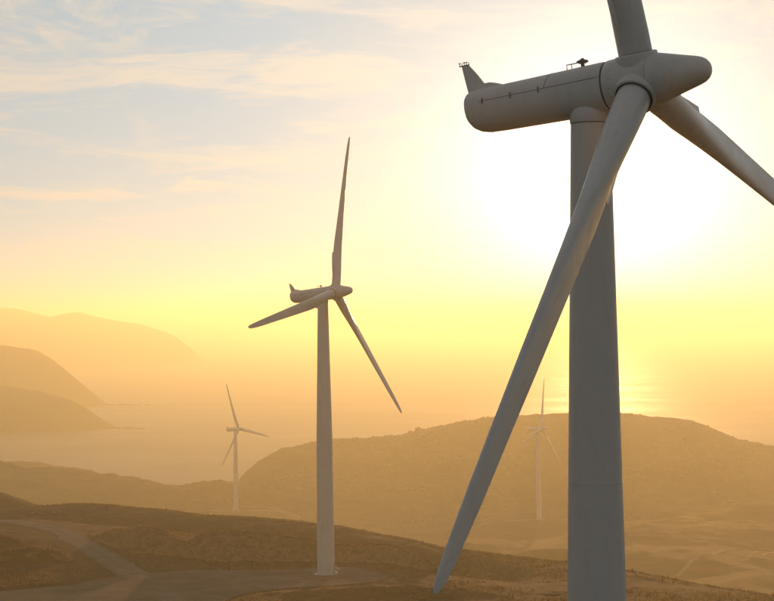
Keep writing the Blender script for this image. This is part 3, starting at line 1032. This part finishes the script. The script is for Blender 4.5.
# ------------------------------------------------------------------ tussock grass and scrub
def scatter_tussock(count):
    rg = np.random.RandomState(5)
    x = rg.uniform(-190, 130, count); y = rg.uniform(372, 690, count)
    keep = np.abs(x) < 0.235 * y + 8
    x, y = x[keep], y[keep]
    yr, _ = crest(x, RIM)
    zone = ((y < yr - 75) & ~((x < -76) & (y > 452))) | ((x > 15) & (y < yr + 3))
    keep = zone & (fbm(x, y, 11, 3) + fbm(x, y, 40, 2) * 0.7 > -0.35 + 0.5 * rg.rand(len(x)) - 0.25)
    x, y = x[keep], y[keep]
    # a fringe of taller grass along the crests
    cx, cy = [x], [y]
    for tab, x0, x1, cnt in ((BANK, -88, 10, 2200), (MOUND_A, -150, -84, 1200), (MOUND_B, -160, -96, 1200), (RIM, -190, 95, 5000)):
        xx_ = rg.uniform(x0, x1, cnt)
        cx.append(xx_); cy.append(crest(xx_, tab)[0] + rg.normal(0.5, 1.3, cnt))
    x = np.concatenate(cx); y = np.concatenate(cy)
    dr, _ = poly_dist(x, y, ROADP[::2])
    keep = (dr > 5.0) & ~in_poly(x, y, PADS)
    x, y = x[keep], y[keep]
    z = ground(x, y) - 0.05
    nb = 7
    n_ = len(x)
    sc = rg.lognormal(-1.1, 0.38, n_)
    ang = rg.uniform(0, 6.28, (n_, nb)); lean = rg.uniform(0.15, 0.9, (n_, nb)); hh = rg.uniform(0.6, 1.15, (n_, nb))
    bw = rg.uniform(0.10, 0.2, (n_, nb))
    ca, sa = np.cos(ang), np.sin(ang)
    s = sc[:, None]
    b0 = np.stack([x[:, None] - sa * bw * s, y[:, None] + ca * bw * s, np.repeat(z[:, None], nb, 1)], -1)
    b1 = np.stack([x[:, None] + sa * bw * s, y[:, None] - ca * bw * s, np.repeat(z[:, None], nb, 1)], -1)
    tp = np.stack([x[:, None] + ca * lean * s, y[:, None] + sa * lean * s, z[:, None] + hh * s], -1)
    Vt = np.stack([b0, b1, tp], 2).reshape(-1, 3)
    Ft = np.arange(len(Vt)).reshape(-1, 3)
    o = np_obj('tussock_grass', Vt, Ft, M_TUSS, smooth=False)
    tag(o, 'dry tussock grass covering the plateau and its banks', 'grass', kind='stuff')


scatter_tussock(190000)


def scatter_scrub(count):
    rg = np.random.RandomState(8)
    # low bushes on the ridge above the bay, the big hill and the valley sides
    x = rg.uniform(-520, 560, count); y = rg.uniform(1450, 2090, count)
    keep = (np.abs(x) < 0.27 * y)
    x, y = x[keep], y[keep]
    for (tx, ty, *_r) in TURB[2:]:
        kk = np.hypot(x - tx, y - ty) > 55
        x, y = x[kk], y[kk]
    dens = fbm(x, y, 90, 4, 0.6, ox=4) + 0.5 * (y > 1840) + 0.7 * (np.abs(x + 172) < 34) * (np.abs(y - 1790) < 26) + 0.25 * (np.abs(y - 1795) < 16)
    keep = dens > 0.15 + 0.5 * rg.rand(len(x))
    x, y = x[keep], y[keep]
    z = ground(x, y)
    kk = z > 6
    x, y, z = x[kk], y[kk], z[kk]
    bm = bmesh.new(); bmesh.ops.create_icosphere(bm, subdivisions=1, radius=1.0)
    bv = np.array([v.co[:] for v in bm.verts]); bf = np.array([[v.index for v in f.verts] for f in bm.faces]); bm.free()
    n_ = len(x)
    s = rg.lognormal(0.15, 0.45, n_)[:, None, None]
    jit = 1 + 0.5 * (rg.rand(n_, len(bv), 1) - 0.5)
    Vv = bv[None] * jit * s * np.array([1.25, 1.25, 0.85]) + np.stack([x, y, z], -1)[:, None, :]
    Ff = bf[None] + (np.arange(n_) * len(bv))[:, None, None]
    o = np_obj('scrub', Vv.reshape(-1, 3), Ff.reshape(-1, 3), M_SCRUB, smooth=False)
    tag(o, 'low dark scrub growing over the far ridges and the big hill', 'scrub', kind='stuff')


scatter_scrub(16000)

# ------------------------------------------------------------------ haze
HB = 59500.0
bm = bmesh.new(); bmesh.ops.create_cube(bm, size=1.0)
HZ0, HZ1 = -10.0, 318.0
for v in bm.verts:
    v.co = (v.co.x * 2 * HB, v.co.y * 2 * HB, HZ0 if v.co.z < 0 else HZ1)
hm = bpy.data.materials.new('haze_air')
hm.use_nodes = True
hm.node_tree.nodes.clear()
ho_ = hm.node_tree.nodes.new('ShaderNodeOutputMaterial')
pv = hm.node_tree.nodes.new('ShaderNodeVolumePrincipled')
pv.inputs['Color'].default_value = HAZE_COLOR
pv.inputs['Density'].default_value = HAZE_DENSITY
pv.inputs['Anisotropy'].default_value = HAZE_G
hm.node_tree.links.new(pv.outputs[0], ho_.inputs['Volume'])
hz_o = bm_obj('haze', bm, hm, None, smooth=False)
tag(hz_o, 'golden sea haze filling the air', 'haze', kind='stuff')
